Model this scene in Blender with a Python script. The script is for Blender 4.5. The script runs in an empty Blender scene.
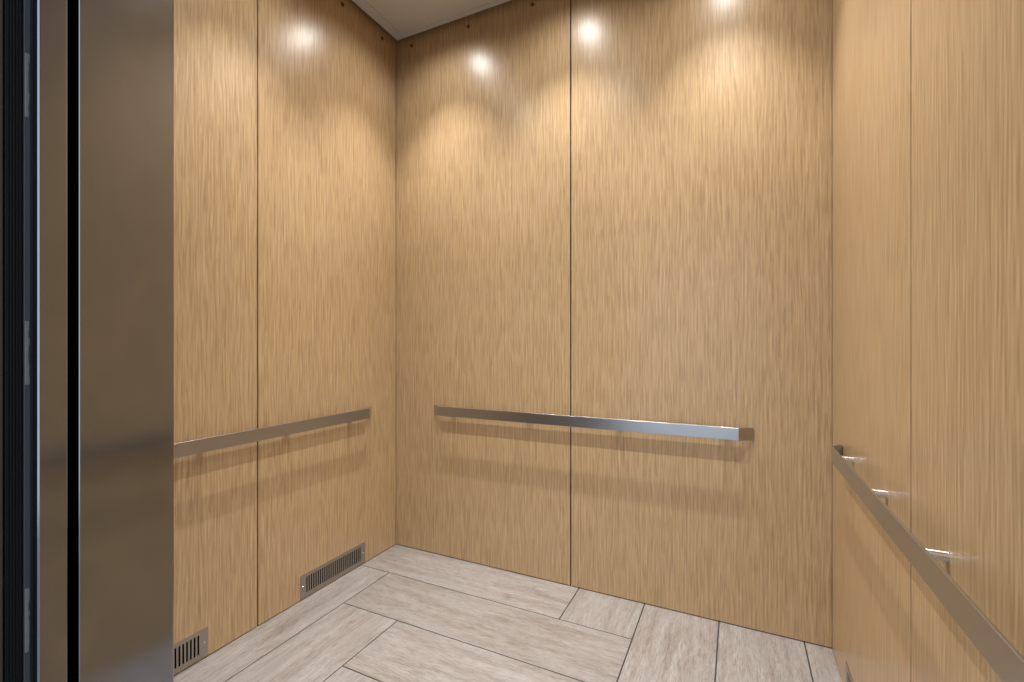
import bpy, bmesh, math, random
from mathutils import Vector, Matrix
random.seed(4)
S = bpy.context.scene
COL = S.collection

# ------------------------------------------------------------------ layout (metres)
XL, XR, YB, YF = -1.814, 0.331, 2.181, 0.462      # cab walls
XS, YS = -0.736, 1.300                            # panel seams
ZC = 2.944                                        # ceiling panel underside
ZTOP = 3.06
XJ = -0.855                                       # left door jamb plane
XRJ = 0.215

# ------------------------------------------------------------------ materials
def nm(name):
    m = bpy.data.materials.new(name); m.use_nodes = True
    nt = m.node_tree; b = nt.nodes['Principled BSDF']
    return m, nt, b
def N(nt, t, **k):
    n = nt.nodes.new(t)
    for a, v in k.items(): setattr(n, a, v)
    return n
def simple(name, col, rough=.5, metal=0, spec=.5):
    m, nt, b = nm(name)
    b.inputs['Base Color'].default_value = (*col, 1)
    b.inputs['Roughness'].default_value = rough
    b.inputs['Metallic'].default_value = metal
    b.inputs['Specular IOR Level'].default_value = spec
    return m
def ramp(nt, stops):
    r = N(nt, 'ShaderNodeValToRGB'); e = r.color_ramp.elements
    while len(e) < len(stops): e.new(.5)
    for i, (p, c) in enumerate(stops):
        e[i].position = p; e[i].color = (*c, 1)
    return r

def mat_wood():
    m, nt, b = nm('rift_oak_laminate'); L = nt.links.new
    tc = N(nt, 'ShaderNodeTexCoord'); sp = N(nt, 'ShaderNodeSeparateXYZ'); L(tc.outputs['Object'], sp.inputs[0])
    ad = N(nt, 'ShaderNodeMath', operation='ADD'); L(sp.outputs[0], ad.inputs[0]); L(sp.outputs[1], ad.inputs[1])
    cb = N(nt, 'ShaderNodeCombineXYZ'); L(ad.outputs[0], cb.inputs[0]); L(sp.outputs[2], cb.inputs[1])
    def noise(sx, sy, det, rough=.6, dist=0.0):
        mp = N(nt, 'ShaderNodeMapping'); mp.inputs['Scale'].default_value = (sx, sy, 1)
        L(cb.outputs[0], mp.inputs[0])
        n = N(nt, 'ShaderNodeTexNoise'); n.inputs['Scale'].default_value = 1
        n.inputs['Detail'].default_value = det; n.inputs['Roughness'].default_value = rough
        n.inputs['Distortion'].default_value = dist
        L(mp.outputs[0], n.inputs['Vector']); return n
    fine = noise(115, 6.5, 0.0, .5)
    fleck = noise(140, 9, 0.0, .5)
    broad = noise(75, 1.2, 2)
    r1 = ramp(nt, [(.30, (.415, .280, .150)), (.50, (.492, .340, .188)), (.70, (.565, .400, .228))])
    # straight pinstripe grain: two sine combs whose phase wanders, so each line is a short stroke
    def comb(period, amp, pn):
        a = N(nt, 'ShaderNodeMath', operation='MULTIPLY'); a.inputs[1].default_value = 2*math.pi/period; L(ad.outputs[0], a.inputs[0])
        c = N(nt, 'ShaderNodeMath', operation='MULTIPLY_ADD'); c.inputs[1].default_value = amp; L(pn.outputs[0], c.inputs[0]); L(a.outputs[0], c.inputs[2])
        d = N(nt, 'ShaderNodeMath', operation='SINE'); L(c.outputs[0], d.inputs[0]); return d.outputs[0]
    c1 = comb(.0150, 24, noise(17, 1.5, 2.0, .6)); c2 = comb(.0108, 28, noise(23, 2.1, 1.0, .5))
    cs = N(nt, 'ShaderNodeMath', operation='ADD'); L(c1, cs.inputs[0]); L(c2, cs.inputs[1])
    am = ramp(nt, [(.34, (0, 0, 0)), (.66, (1, 1, 1))]); L(noise(70, 13, 1.0, .5).outputs[0], am.inputs[0])
    ca = N(nt, 'ShaderNodeMath', operation='MULTIPLY'); L(cs.outputs[0], ca.inputs[0]); L(am.outputs[0], ca.inputs[1])
    c3 = N(nt, 'ShaderNodeMath', operation='MULTIPLY_ADD'); c3.inputs[1].default_value = .17; L(ca.outputs[0], c3.inputs[0])
    f2 = N(nt, 'ShaderNodeMath', operation='MULTIPLY_ADD'); f2.inputs[1].default_value = .35; f2.inputs[2].default_value = .325; L(fine.outputs[0], f2.inputs[0])
    L(f2.outputs[0], c3.inputs[2])
    L(c3.outputs[0], r1.inputs[0])
    r2 = ramp(nt, [(.30, (.86, .84, .83)), (.45, (1, 1, 1))]); L(fleck.outputs[0], r2.inputs[0])
    mx = N(nt, 'ShaderNodeMix', data_type='RGBA', blend_type='MULTIPLY'); mx.inputs[0].default_value = .75
    L(r1.outputs[0], mx.inputs[6]); L(r2.outputs[0], mx.inputs[7])
    r3 = ramp(nt, [(.35, (.995, .995, .995)), (.65, (1.005, 1.005, 1.005))]); L(broad.outputs[0], r3.inputs[0])
    m2 = N(nt, 'ShaderNodeMix', data_type='RGBA', blend_type='MULTIPLY'); m2.inputs[0].default_value = 1
    L(mx.outputs[2], m2.inputs[6]); L(r3.outputs[0], m2.inputs[7])
    # short straight pores, one tone per elongated cell
    vm = N(nt, 'ShaderNodeMapping'); vm.inputs['Scale'].default_value = (125, 9, 1); L(cb.outputs[0], vm.inputs[0])
    vo = N(nt, 'ShaderNodeTexVoronoi', voronoi_dimensions='2D'); vo.inputs['Scale'].default_value = 1; L(vm.outputs[0], vo.inputs['Vector'])
    sc = N(nt, 'ShaderNodeSeparateColor'); L(vo.outputs['Color'], sc.inputs[0])
    r5 = ramp(nt, [(0, (.90, .885, .87)), (.25, (.98, .977, .975)), (.8, (1.015, 1.015, 1.015)), (1, (1.04, 1.04, 1.045))]); L(sc.outputs[0], r5.inputs[0])
    m4 = N(nt, 'ShaderNodeMix', data_type='RGBA', blend_type='MULTIPLY'); m4.inputs[0].default_value = 1
    L(m2.outputs[2], m4.inputs[6]); L(r5.outputs[0], m4.inputs[7])
    L(m4.outputs[2], b.inputs['Base Color'])
    b.inputs['Roughness'].default_value = .30
    b.inputs['IOR'].default_value = 1.5
    return m

def mat_tile():
    m, nt, b = nm('wood_look_porcelain'); L = nt.links.new
    uv = N(nt, 'ShaderNodeUVMap', uv_map='UVMap')
    geo = N(nt, 'ShaderNodeNewGeometry')
    def noise(sx, sy, det, rough=.6, dist=0.0):
        mp = N(nt, 'ShaderNodeMapping'); mp.inputs['Scale'].default_value = (sx, sy, 1)
        L(uv.outputs[0], mp.inputs[0])
        n = N(nt, 'ShaderNodeTexNoise'); n.inputs['Scale'].default_value = 1
        n.inputs['Detail'].default_value = det; n.inputs['Roughness'].default_value = rough
        n.inputs['Distortion'].default_value = dist
        L(mp.outputs[0], n.inputs['Vector']); return n
    big = noise(2.6, 22, 8, .78, .6)
    fine = noise(22, 210, 5, .8, .5)
    pale = noise(3.0, 9, 5, .6, .5)
    r1 = ramp(nt, [(.32, (.185, .156, .136)), (.46, (.255, .224, .202)), (.57, (.298, .272, .254)), (.72, (.340, .320, .308))])
    L(big.outputs[0], r1.inputs[0])
    r2 = ramp(nt, [(.36, (.58, .56, .54)), (.50, (1, 1, 1)), (.64, (1.20, 1.20, 1.21))]); L(fine.outputs[0], r2.inputs[0])
    m1 = N(nt, 'ShaderNodeMix', data_type='RGBA', blend_type='MULTIPLY'); m1.inputs[0].default_value = .9
    L(r1.outputs[0], m1.inputs[6]); L(r2.outputs[0], m1.inputs[7])
    r3 = ramp(nt, [(.45, (0, 0, 0)), (.70, (1, 1, 1))]); L(pale.outputs[0], r3.inputs[0])
    s = N(nt, 'ShaderNodeMath', operation='MULTIPLY'); s.inputs[1].default_value = .35; L(r3.outputs[0], s.inputs[0])
    m2 = N(nt, 'ShaderNodeMix', data_type='RGBA'); L(s.outputs[0], m2.inputs[0])
    L(m1.outputs[2], m2.inputs[6]); m2.inputs[7].default_value = (.335, .320, .312, 1)
    r4 = ramp(nt, [(0, (.95, .945, .94)), (1, (1.04, 1.04, 1.05))]); L(geo.outputs['Random Per Island'], r4.inputs[0])
    m3 = N(nt, 'ShaderNodeMix', data_type='RGBA', blend_type='MULTIPLY'); m3.inputs[0].default_value = 1
    L(m2.outputs[2], m3.inputs[6]); L(r4.outputs[0], m3.inputs[7])
    L(m3.outputs[2], b.inputs['Base Color'])
    bp = N(nt, 'ShaderNodeBump'); bp.inputs['Strength'].default_value = .15; bp.inputs['Distance'].default_value = .001
    L(fine.outputs[0], bp.inputs['Height']); L(bp.outputs[0], b.inputs['Normal'])
    b.inputs['Roughness'].default_value = .5
    return m

def mat_steel(name, col, rough, smudge=0.0, brush=(3, 3, 400), bump=.03):
    m, nt, b = nm(name); L = nt.links.new
    tc = N(nt, 'ShaderNodeTexCoord'); mp = N(nt, 'ShaderNodeMapping'); mp.inputs['Scale'].default_value = brush
    L(tc.outputs['Object'], mp.inputs[0])
    n = N(nt, 'ShaderNodeTexNoise'); n.inputs['Scale'].default_value = 1; n.inputs['Detail'].default_value = 1
    L(mp.outputs[0], n.inputs['Vector'])
    mr = N(nt, 'ShaderNodeMapRange'); mr.inputs[3].default_value = rough*.93; mr.inputs[4].default_value = rough*1.08
    L(n.outputs[0], mr.inputs[0])
    base = ramp(nt, [(.3, tuple(c*.99 for c in col)), (.7, tuple(min(1, c*1.01) for c in col))]); L(n.outputs[0], base.inputs[0])
    last = base.outputs[0]; rgh = mr.outputs[0]
    if smudge:
        sm = N(nt, 'ShaderNodeTexNoise'); sm.inputs['Scale'].default_value = 9; sm.inputs['Detail'].default_value = 5
        sm.inputs['Distortion'].default_value = 1.2; L(tc.outputs['Object'], sm.inputs['Vector'])
        sr = ramp(nt, [(.46, (0, 0, 0)), (.80, (1, 1, 1))]); L(sm.outputs[0], sr.inputs[0])
        a = N(nt, 'ShaderNodeMath', operation='MULTIPLY_ADD'); a.inputs[1].default_value = smudge
        L(sr.outputs[0], a.inputs[0]); L(rgh, a.inputs[2]); rgh = a.outputs[0]
        mx = N(nt, 'ShaderNodeMix', data_type='RGBA', blend_type='MIX')
        f = N(nt, 'ShaderNodeMath', operation='MULTIPLY'); f.inputs[1].default_value = .22; L(sr.outputs[0], f.inputs[0])
        L(f.outputs[0], mx.inputs[0]); L(last, mx.inputs[6]); mx.inputs[7].default_value = (.52, .49, .46, 1)
        last = mx.outputs[2]
    L(last, b.inputs['Base Color']); L(rgh, b.inputs['Roughness'])
    if bump:
        bp = N(nt, 'ShaderNodeBump'); bp.inputs['Strength'].default_value = bump; bp.inputs['Distance'].default_value = .001
        L(n.outputs[0], bp.inputs['Height']); L(bp.outputs[0], b.inputs['Normal'])
    b.inputs['Metallic'].default_value = 1
    return m

def mat_emit(name, col, k):
    m, nt, b = nm(name)
    b.inputs['Emission Color'].default_value = (*col, 1); b.inputs['Emission Strength'].default_value = k
    b.inputs['Base Color'].default_value = (.8, .8, .8, 1)
    return m

M = dict(
    wood=mat_wood(), tile=mat_tile(),
    grout=simple('dark_grout', (.030, .031, .036), .9),
    shell=simple('dark_backing', (.020, .015, .010), .8),
    jamb=mat_steel('bronze_toned_stainless', (.305, .335, .390), .115, .07, (.6, 60, .6), .0),
    rail=simple('satin_stainless', (.49, .51, .55), .28, 1),
    chrome=simple('polished_chrome', (.78, .78, .80), .08, 1),
    grille=mat_steel('grille_steel', (.42, .385, .355), .32, 0, (300, 300, 6)),
    hole_shade=simple('painted_hole_shade', (.002, .002, .002), .9, 0, .05),  # near-black colour painting in the shade of slots and the column hollow
    rubber=simple('black_rubber', (.008, .011, .015), .5, 0, .25),
    blackplastic=simple('black_light_curtain', (.006, .008, .011), .35, 0, .15),
    greyplastic=simple('worn_grey_strip', (.045, .055, .070), .4, 0, .3),
    clip=simple('scuffed_grey_clip', (.14, .155, .17), .55),
    bronze=simple('dark_bronze_frame', (.035, .030, .020), .5),
    ceil=simple('satin_white_ceiling_metal', (.55, .57, .585), .42),
    trimw=simple('white_trim', (.75, .75, .76), .35),
    lens=mat_emit('lit_lens', (1, .97, .93), 3),
    screw=simple('brown_screw', (.16, .085, .035), .35, .8),
    sill=mat_steel('sill_aluminium', (.45, .45, .46), .35),
    hallfloor=simple('hall_stone', (.36, .34, .32), .5),
    hallwall=simple('hall_paint', (.62, .62, .61), .7),
)

# ------------------------------------------------------------------ mesh helpers
def box(bm, x0, x1, y0, y1, z0, z1, bev=0, seg=2):
    t = bmesh.new()
    bmesh.ops.create_cube(t, size=1)
    for v in t.verts:
        v.co = Vector(((x0+x1)/2 + v.co.x*(x1-x0), (y0+y1)/2 + v.co.y*(y1-y0), (z0+z1)/2 + v.co.z*(z1-z0)))
    if bev: bmesh.ops.bevel(t, geom=t.edges[:], offset=bev, segments=seg, affect='EDGES', profile=.5)
    me = bpy.data.meshes.new('t'); t.to_mesh(me); t.free(); bm.from_mesh(me); bpy.data.meshes.remove(me)
def cyl(bm, p0, p1, r, seg=24, r2=None, bev=0):
    p0, p1 = Vector(p0), Vector(p1); d = p1-p0
    t = bmesh.new()
    bmesh.ops.create_cone(t, cap_ends=True, segments=seg, radius1=r, radius2=r if r2 is None else r2, depth=d.length)
    if bev:
        bmesh.ops.bevel(t, geom=[e for e in t.edges if abs(e.verts[0].co.z-e.verts[1].co.z) < 1e-6], offset=bev, segments=2, affect='EDGES', profile=.5)
    q = Vector((0, 0, 1)).rotation_difference(d.normalized()).to_matrix().to_4x4()
    t.transform(Matrix.Translation((p0+p1)/2) @ q)
    me = bpy.data.meshes.new('t'); t.to_mesh(me); t.free(); bm.from_mesh(me); bpy.data.meshes.remove(me)
def obj(name, bm, mat, parent=None, smooth=True, loc=(0, 0, 0)):
    me = bpy.data.meshes.new(name); bm.to_mesh(me); bm.free()
    me.materials.append(mat)
    o = bpy.data.objects.new(name, me); COL.objects.link(o); o.location = loc
    if smooth:
        for p in me.polygons: p.use_smooth = True
        me.set_sharp_from_angle(angle=math.radians(50))
        wn = o.modifiers.new('weighted_normals', 'WEIGHTED_NORMAL'); wn.keep_sharp = True; wn.weight = 90
    if parent: o.parent = parent
    return o
def struct(name, bm, mat, parent=None, smooth=True):
    o = obj(name, bm, mat, parent, smooth); o['kind'] = 'structure'; return o
def thing(name, label, cat, loc, rz=0, group=None):
    o = bpy.data.objects.new(name, None); COL.objects.link(o)
    o.empty_display_size = .1
    o.location = loc; o.rotation_euler = (0, 0, rz); o['label'] = label; o['category'] = cat
    if group: o['group'] = group
    return o
def copy_tree(o, parent=None):
    c = o.copy(); COL.objects.link(c)
    if parent: c.parent = parent
    for ch in list(o.children): copy_tree(ch, c)
    return c
def annulus(bm, r0, r1, z0, z1, seg=40):
    prof = [(r0, z1), (r0, z0+.001), (r0+.001, z0), (r1-.002, z0), (r1, z0+.002), (r1, z1)]
    rings = [[bm.verts.new((r*math.cos(2*math.pi*i/seg), r*math.sin(2*math.pi*i/seg), z)) for i in range(seg)] for r, z in prof]
    n = len(rings)
    for a in range(n):
        A, B = rings[a], rings[(a+1) % n]
        for i in range(seg):
            j = (i+1) % seg; bm.faces.new((A[i], A[j], B[j], B[i]))
    bmesh.ops.recalc_face_normals(bm, faces=bm.faces[:])

# ------------------------------------------------------------------ floor: 1:4 herringbone of wood-look tiles
U = .311; AX, AY = -1.627, 1.903
def floor():
    bm = bmesh.new()
    box(bm, XL-.03, XR+.03, YF-.13, YB+.03, -.05, -.0014)
    o = struct('floor', bm, M['grout'], smooth=False)
    bm = bmesh.new(); uvl = bm.loops.layers.uv.new('UVMap'); g = .0024
    for s in range(-3, 4):
        for k in range(-16, 17):
            for kind in (0, 1):
                if kind == 0: x0, x1, y0, y1 = k, k+4, -k-1, -k
                else: x0, x1, y0, y1 = k-1, k, -k-4, -k
                x0 += 4*s; x1 += 4*s; y0 += 4*s; y1 += 4*s
                X0, X1, Y0, Y1 = AX+x0*U+g, AX+x1*U-g, AY+y0*U+g, AY+y1*U-g
                ox, oy = random.uniform(0, 50), random.uniform(0, 50)
                a0, a1, b0, b1 = max(X0, XL-.01), min(X1, XR+.01), max(Y0, YF-.13), min(Y1, YB+.01)
                if a1-a0 < .004 or b1-b0 < .004: continue
                e = .0012
                lo = [(a0, b0), (a1, b0), (a1, b1), (a0, b1)]
                hi = [(a0+e, b0+e), (a1-e, b0+e), (a1-e, b1-e), (a0+e, b1-e)]
                vl = [bm.verts.new((x, y, -.004)) for x, y in lo]
                vm = [bm.verts.new((x, y, -e*.8)) for x, y in lo]
                vh = [bm.verts.new((x, y, 0)) for x, y in hi]
                fs = [bm.faces.new(vh)]
                for i in range(4):
                    j = (i+1) % 4
                    fs.append(bm.faces.new((vl[i], vl[j], vm[j], vm[i]))); fs.append(bm.faces.new((vm[i], vm[j], vh[j], vh[i])))
                for f in fs:
                    for l in f.loops:
                        x, y = l.vert.co.x, l.vert.co.y
                        l[uvl].uv = (x+ox, y+oy) if kind == 0 else (y+ox, x+oy)
    t = obj('tiles', bm, M['tile'], o, smooth=False)
floor()

# ------------------------------------------------------------------ walls: dark backing shell + hung laminate panels
ZP0, ZP1 = .004, 3.05
T = .018
def screws(parent, pts, n, lab=None):
    for p in pts:
        p = Vector(p); bm = bmesh.new()
        cyl(bm, p, p+Vector(n)*.003, .0095, 20)
        cyl(bm, p+Vector(n)*.002, p+Vector(n)*.007, .007, 20, r2=.0045, bev=.0008)
        obj('screw', bm, M['screw'], parent)
bm = bmesh.new(); box(bm, XL-.06, XR+.06, YB+T, YB+T+.04, -.05, ZTOP); wb = struct('wall_back', bm, M['shell'], smooth=False)
bm = bmesh.new(); box(bm, XL-T-.04, XL-T, YF-.13, YB+T, -.05, ZTOP); wl = struct('wall_left', bm, M['shell'], smooth=False)
bm = bmesh.new(); box(bm, XR+T, XR+T+.04, YF-.13, YB+T, -.05, ZTOP); wr = struct('wall_right', bm, M['shell'], smooth=False)
g = .0032
def panel(par, a, b2):
    bm = bmesh.new(); box(bm, a[0], b2[0], a[1], b2[1], ZP0, ZP1, .0010, 2); return obj('wall_panel', bm, M['wood'], par)
pbl = panel(wb, (XL+.0005, YB), (XS-g, YB+T)); pbr = panel(wb, (XS+g, YB), (XR-.0005, YB+T))
pll = panel(wl, (XL-T, YS+g), (XL, YB-.001)); plr = panel(wl, (XL-T, YF+.002), (XL, YS-g))
prl = panel(wr, (XR, YS-.038+g), (XR+T, YB-.001)); prr = panel(wr, (XR, YF+.002), (XR+T, YS-.038-g))
screws(pbl, [(x, YB, 2.908) for x in (-1.700, -1.317, -.939)], (0, -1, 0))
screws(pbr, [(x, YB, 2.908) for x in (-.56, -.18, .20)], (0, -1, 0))
screws(pll, [(XL, y, 2.914) for y in (2.061, 1.766, 1.471)], (1, 0, 0))
screws(plr, [(XL, y, 2.914) for y in (1.17, .87, .57)], (1, 0, 0))
screws(prl, [(XR, y, 2.914) for y in (2.061, 1.766, 1.471)], (-1, 0, 0))
screws(prr, [(XR, y, 2.914) for y in (1.17, .87, .57)], (-1, 0, 0))

# ------------------------------------------------------------------ cab front: return panels, header, jamb column
ZD = 2.13
bm = bmesh.new()
# left return sheet facing into the cab and its folded jamb column
prof = [(XL-T, YF), (XJ-.004, YF), (XJ-.0012, YF-.0012), (XJ, YF-.004), (XJ, .3360), (XJ-.0005, .3349), (XJ-.0016, .3345), (XJ-.010, .3345),
        (XJ-.010, .3375), (XJ-.004, .3375), (XJ-.003, .3385), (XJ-.003, YF-.004), (XJ-.004, YF-.003), (XL-T, YF-.003)]
vs0 = [bm.verts.new((x, y, 0)) for x, y in prof]; vs1 = [bm.verts.new((x, y, ZTOP)) for x, y in prof]
for i in range(len(prof)):
    j = (i+1) % len(prof); bm.faces.new((vs0[i], vs0[j], vs1[j], vs1[i]))
bmesh.ops.recalc_face_normals(bm, faces=bm.faces[:])
wf = struct('wall_front', bm, M['jamb'])
bm = bmesh.new(); box(bm, XL-T, XJ-.006, .338, YF-.004, 0, ZTOP); obj('cavity_shade_block', bm, M['hole_shade'], wf, smooth=False)  # black block painted as the shade inside the hollow column
bm = bmesh.new(); box(bm, XRJ, XR+T, .3345, YF, 0, ZTOP, .003, 3); obj('return_panel', bm, M['jamb'], wf)
bm = bmesh.new(); box(bm, XJ, XRJ, .3345, YF, ZD, ZTOP, .003, 3); obj('header_panel', bm, M['jamb'], wf)

# open sliding car door, parked in its pocket: only the leading edge shows
bm = bmesh.new(); box(bm, -1.75, -.862, .2925, .3255, .012, ZD-.01, .0028, 4)
d1 = struct('door_1', bm, M['jamb'])

# light curtain on the leading edge of the open door
lc = thing('light_curtain', 'black ribbed door sensor strip standing beside the open steel door edge at the far left', 'door sensor', (-.874, .2925, .02))
zt = ZD-.05
bm = bmesh.new(); box(bm, -.035, 0, -.0075, 0, 0, zt, .0006); box(bm, -.035, -.0035, -.0105, -.0070, 0, zt); obj('side_strip', bm, M['rubber'], lc)
bm = bmesh.new()
box(bm, -.004, .0005, -.0096, -.0032, .0, zt, .0008); obj('scuffed_strip', bm, M['greyplastic'], lc)['label'] = 'blue-grey scuffed vertical strip'
bm = bmesh.new()
box(bm, -.040, -.002, -.0270, -.0100, 0, zt, .0006)
for i in range(5):
    y = -.0125 - i*.0031
    box(bm, -.003, -.0008, y-.0010, y+.0008, 0, zt, .0004)
obj('sensor_housing', bm, M['blackplastic'], lc)
dpx = .775/467.0     # metres per photo pixel at the strip
for zc in (1.2+(341-131)*dpx, 1.2+(341-351)*dpx, 1.2+(341-571)*dpx):
    z = zc-.02; bm = bmesh.new()
    zz = z-.043
    while zz < z+.043:
        h = random.uniform(.005, .013)
        box(bm, -.003, .0012+random.uniform(0, .0009), -.0090, -.0040-random.uniform(0, .0014), zz, min(zz+h+.001, z+.044), .0007)
        zz += h
    obj('clip', bm, M['clip'], lc)['label'] = 'worn light grey clip'

# landing-side frame, sill and hall shell
bm = bmesh.new(); box(bm, -1.75, -.878, .235, .2650, 0, ZD, .002, 2)
trm = struct('trim_1', bm, M['bronze'])
bm = bmesh.new(); box(bm, -1.75, XRJ+.02, .235, .335, -.05, -.004)
for i in range(5): box(bm, -1.4, XRJ, .248+i*.016, .256+i*.016, -.004, .0, .0008)
struct('floor_sill', bm, M['sill'])
bm = bmesh.new()
box(bm, -1.78, -.90, .06, .235, -.05, 3.06); box(bm, XRJ+.02, 1.2, .06, .335, -.05, 3.06); box(bm, -.90, XRJ+.02, .06, .300, ZD+.02, 3.06)
struct('wall_hall', bm, M['hallwall'], smooth=False)
bm = bmesh.new(); box(bm, -3.2, 2.4, -3.0, .235, -.05, -.004); struct('floor_hall', bm, M['hallfloor'], smooth=False)

# ------------------------------------------------------------------ ceiling: plenum + suspended panel with a framed border
bm = bmesh.new(); box(bm, XL-.06, XR+.06, YF-.13, YB+.06, ZTOP, ZTOP+.03); ce = struct('ceiling', bm, M['shell'], smooth=False)
G = .035
cx0, cx1, cy0, cy1 = XL+G, XR-G, YF+.02, YB-.029
LIGHTS = [(x, y) for y in (1.855, 1.20) for x in (-1.425, -.738, -.051)]
def holed(bm, x0, x1, y0, y1, z0, z1, holes, r, seg=40):
    # slab with round holes: grid of cells, the cell round each lamp gets a circular cut
    xs = sorted({x0, x1, *[h[0]-.1 for h in holes], *[h[0]+.1 for h in holes]})
    ys = sorted({y0, y1, *[h[1]-.1 for h in holes], *[h[1]+.1 for h in holes]})
    for a in range(len(xs)-1):
        for b_ in range(len(ys)-1):
            X0, X1, Y0, Y1 = xs[a], xs[a+1], ys[b_], ys[b_+1]
            h = [p for p in holes if X0 < p[0] < X1 and Y0 < p[1] < Y1]
            if not h:
                vs = [bm.verts.new(p) for p in ((X0, Y0, z0), (X0, Y1, z0), (X1, Y1, z0), (X1, Y0, z0))]; bm.faces.new(vs)
            else:
                cx, cy = h[0]; ci, co, up = [], [], []
                for i in range(seg):
                    t = 2*math.pi*i/seg; c, s = math.cos(t), math.sin(t); m = max(abs(c), abs(s))
                    ci.append(bm.verts.new((cx+r*c, cy+r*s, z0))); co.append(bm.verts.new((cx+.1*c/m, cy+.1*s/m, z0)))
                    up.append(bm.verts.new((cx+r*c, cy+r*s, z1)))
                for i in range(seg):
                    j = (i+1) % seg
                    bm.faces.new((ci[i], co[i], co[j], ci[j])); bm.faces.new((ci[i], ci[j], up[j], up[i]))
bm = bmesh.new()
ix0, ix1, iy0, iy1 = cx0+.060, cx1-.060, cy0+.031, cy1-.031
holed(bm, ix0+.001, ix1-.001, iy0+.001, iy1-.001, ZC+.0006, ZC+.03, LIGHTS, .036)
bmesh.ops.remove_doubles(bm, verts=bm.verts[:], dist=1e-5)
inner = obj('ceiling_panel', bm, M['ceil'], ce, smooth=False)
bm = bmesh.new()
box(bm, cx0, cx1, iy1+.001, cy1, ZC, ZC+.025, .0015); box(bm, cx0, cx1, cy0, iy0-.001, ZC, ZC+.025, .0015)
box(bm, cx0, ix0-.001, iy0-.001, iy1+.001, ZC, ZC+.025, .0006); box(bm, ix1+.001, cx1, iy0-.001, iy1+.001, ZC, ZC+.025, .0006)
obj('border_frame', bm, M['ceil'], ce)
bm = bmesh.new(); box(bm, cx0+.002, cx1-.002, cy0+.002, cy1-.002, ZC+.030, ZC+.035); obj('backing_board', bm, M['shell'], ce, smooth=False)

WHERE = {(-1.425, 1.855): 'small round recessed ceiling downlight nearest the back left corner',
         (-.738, 1.855): 'round recessed ceiling downlight in the middle of the back row',
         (-.051, 1.855): 'round recessed ceiling downlight nearest the back right corner',
         (-1.425, 1.20): 'round recessed ceiling downlight beside left wall, nearer the door',
         (-.738, 1.20): 'round recessed ceiling downlight in the centre, nearer the door',
         (-.051, 1.20): 'round recessed ceiling downlight beside right wall, nearer the door'}
def make_light():
    t = thing('recessed_downlight', '', 'ceiling light', (0, 0, 0), 0, 'recessed ceiling downlights')
    bm = bmesh.new(); annulus(bm, .0335, .043, -.0022, .004); obj('trim_ring', bm, M['trimw'], t)
    bm = bmesh.new(); cyl(bm, (0, 0, .025), (0, 0, .029), .0345, 40); obj('lens', bm, M['lens'], t)
    return t
l0 = make_light()
for i, p in enumerate(LIGHTS):
    o = l0 if i == 0 else copy_tree(l0)
    o.location = (p[0], p[1], ZC); o['label'] = WHERE[p]
    # narrow beam plus the weaker wide spill of the reflector
    for nm_, e, a, bl, sz in (('downlight_beam', 94, 80, 1.0, .014), ('downlight_spill', 16, 156, .8, .055)):
        ld = bpy.data.lights.new(nm_, 'SPOT'); ld.energy = e; ld.color = (1.0, .975, .935)
        ld.spot_size = math.radians(a); ld.spot_blend = bl; ld.shadow_soft_size = sz
        lo = bpy.data.objects.new(nm_, ld); COL.objects.link(lo); lo.location = (p[0], p[1], ZC-.006)

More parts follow.
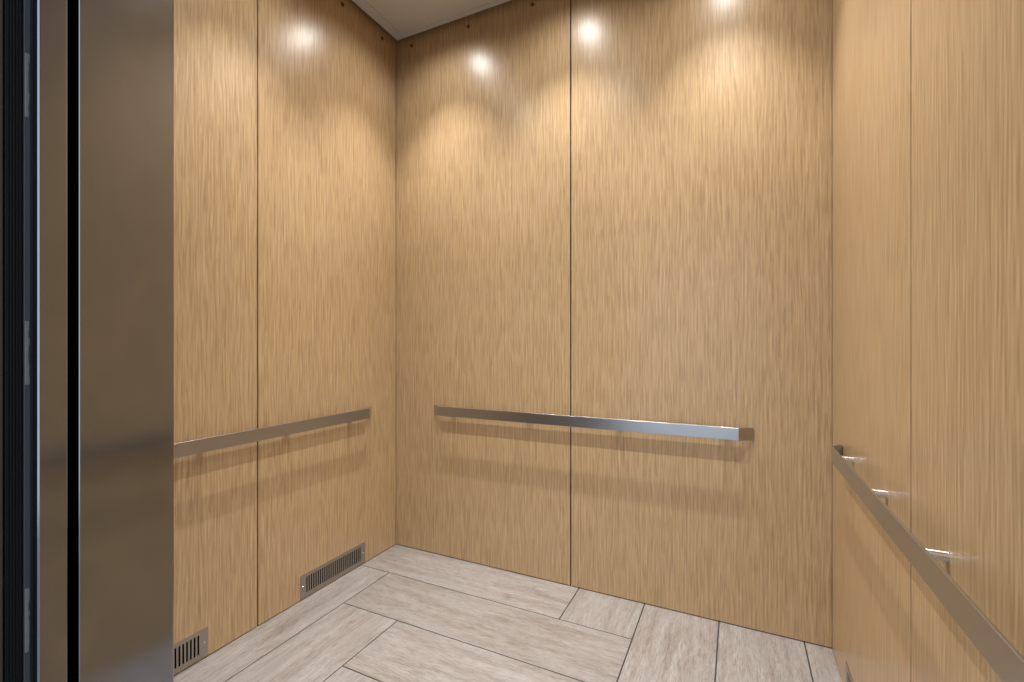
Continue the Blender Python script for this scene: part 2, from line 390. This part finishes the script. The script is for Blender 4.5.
# ------------------------------------------------------------------ handrails
D = .044; TH = .006; Z0, Z1 = .789, .841
def rail_mesh(half):
    # centred on u = 0, wall plane at v = 0, rail in front at v = D; ends bent back to the wall
    path = []
    def arc(cu, cv, r, a0, a1, n):
        for i in range(n+1):
            a = math.radians(a0+(a1-a0)*i/n); path.append((cu+r*math.cos(a), cv+r*math.sin(a)))
    th = 37.0; r = .011
    # outer face path, left end to right end
    e = .056
    path.append((-half-e, .0035))
    arc(-half+.003, D-r, r, 90+th, 90, 6)
    arc(half-.003, D-r, r, 90, 90-th, 6)
    path.append((half+e, .0035))
    n = len(path); inner = []
    for i, p in enumerate(path):
        a = Vector(path[max(i-1, 0)]); b = Vector(path[min(i+1, n-1)]); d = (b-a).normalized()
        nn = Vector((d.y, -d.x)); inner.append(Vector(p)+nn*TH)
    inner[0] = Vector((-half-e+.007, .0015)); inner[-1] = Vector((half+e-.007, .0015))
    bm = bmesh.new(); rings = []
    ch = .0012
    for i, p in enumerate(path):
        o_ = Vector(p); i_ = inner[i]; dd = (i_-o_).normalized()*ch
        zt, zb = Z1, Z0
        if i in (0, n-1): zt, zb = Z1-.006, Z0+.006
        sec = [(o_, zb+ch), (o_, zt-ch), (o_+dd*.3, zt-ch*.3), (o_+dd, zt), (i_-dd, zt), (i_, zt-ch), (i_, zb+ch), (i_-dd, zb), (o_+dd, zb), (o_+dd*.3, zb+ch*.3)]
        rings.append([bm.verts.new((q.x, q.y, z)) for q, z in sec])
        if i == 0 or i == n-2:   # extra ring so the rounded corner stays at the tip
            q0, q1 = Vector(path[i]), Vector(path[i+1]); j0, j1 = inner[i], inner[i+1]
            t = .12 if i == 0 else .88
            o_ = q0.lerp(q1, t); i_ = j0.lerp(j1, t); dd = (i_-o_).normalized()*ch; zt, zb = Z1-.0005, Z0+.0005
            sec = [(o_, zb+ch), (o_, zt-ch), (o_+dd*.3, zt-ch*.3), (o_+dd, zt), (i_-dd, zt), (i_, zt-ch), (i_, zb+ch), (i_-dd, zb), (o_+dd, zb), (o_+dd*.3, zb+ch*.3)]
            rings.append([bm.verts.new((q.x, q.y, z)) for q, z in sec])
    for a in range(len(rings)-1):
        A, B = rings[a], rings[a+1]; m = len(A)
        for i in range(m):
            j = (i+1) % m; bm.faces.new((A[i], A[j], B[j], B[i]))
    bm.faces.new(rings[0]); bm.faces.new(rings[-1][::-1])
    bmesh.ops.recalc_face_normals(bm, faces=bm.faces[:])
    return bm
def handrail(label, loc, rz, half, posts):
    t = thing('handrail', label, 'handrail', loc, rz, 'elevator handrails')
    obj('rail_bar', rail_mesh(half), M['rail'], t)
    for u in posts:
        bm = bmesh.new(); cyl(bm, (u, 0, .822), (u, D-TH+.0005, .822), .0103, 28)
        obj('standoff_bracket', bm, M['chrome'], t)
    return t
# local +v (y) points away from the wall
handrail('flat brushed steel handrail mounted across the back wall', (-.740, YB, 0), math.pi, .745, [.667, .214, -.247, -.695])
yc = 1.255
handrail('flat brushed steel handrail along the left wall, above the vent grilles', (XL, yc, 0), -math.pi/2, .659, [-.555, -.185, .185, .555])
handrail('flat brushed steel handrail along the right wall, seen steeply with bright pins', (XR, yc, 0), math.pi/2, .659, [-.555, -.185, .185, .555])

# ------------------------------------------------------------------ vent grilles
def make_grille():
    t = thing('vent_grille', '', 'vent', (0, 0, 0), 0, 'low vent grilles')
    W, z0, z1, s0, s1 = .414, .010, .115, .027, .100
    ns = 27; p = .0131; sw = .0066; x0 = -(ns*p-(p-sw))/2
    bm = bmesh.new(); y0, y1 = 0, .0016
    # plate with real slots: built from strips
    box(bm, -W/2, W/2, y0, y1, z0, s0); box(bm, -W/2, W/2, y0, y1, s1, z1)
    box(bm, -W/2, x0, y0, y1, s0, s1); box(bm, x0+ns*p-(p-sw), W/2, y0, y1, s0, s1)
    for i in range(ns-1): box(bm, x0+i*p+sw, x0+(i+1)*p, y0, y1, s0, s1)
    bmesh.ops.remove_doubles(bm, verts=bm.verts[:], dist=1e-5)
    obj('slotted_plate', bm, M['grille'], t, smooth=False)
    bm = bmesh.new(); box(bm, -W/2+.012, W/2-.012, .0001, .0003, z0+.008, z1-.006); obj('dark_backing', bm, M['hole_shade'], t, smooth=False)  # shallow black sheet, its colour stands in for the shade of deep slots
    for sx in (-1, 1):
        bm = bmesh.new(); cyl(bm, (sx*.192, y1-.0004, .063), (sx*.192, y1+.0018, .063), .0042, 20, r2=.003)
        obj('screw', bm, M['chrome'], t)
    return t
g0 = make_grille()
spots = [(XL+.0002, 1.718, -math.pi/2, 'slotted steel vent grille low on left wall, nearer the back corner'),
         (XL+.0002, .889, -math.pi/2, 'slotted steel vent grille low on left wall, cut off by the steel door column'),
         (XR-.0002, 1.712, math.pi/2, 'slotted steel vent grille low on right wall, only its tip in view'),
         ]
for i, (x, y, rz, lab) in enumerate(spots):
    o = g0 if i == 0 else copy_tree(g0)
    o.location = (x, y, 0); o.rotation_euler = (0, 0, rz); o['label'] = lab

# ------------------------------------------------------------------ world (daylit lift lobby), camera
w = bpy.data.worlds.new('lobby'); S.world = w; w.use_nodes = True
bg = w.node_tree.nodes['Background']; bg.inputs[0].default_value = (.84, .92, 1.0, 1); bg.inputs[1].default_value = 1.45

cam = bpy.data.cameras.new('camera'); co = bpy.data.objects.new('camera', cam); COL.objects.link(co)
cam.sensor_width = 36; cam.lens = 467/1024*36; cam.clip_start = .01
co.location = (0, 0, 1.2); co.rotation_euler = (math.radians(90), 0, math.radians(25.8))
S.camera = co
S.view_settings.view_transform = 'Standard'; S.view_settings.look = 'None'
S.view_settings.gamma = 1; S.view_settings.use_curve_mapping = False
S.view_settings.exposure = -0.06
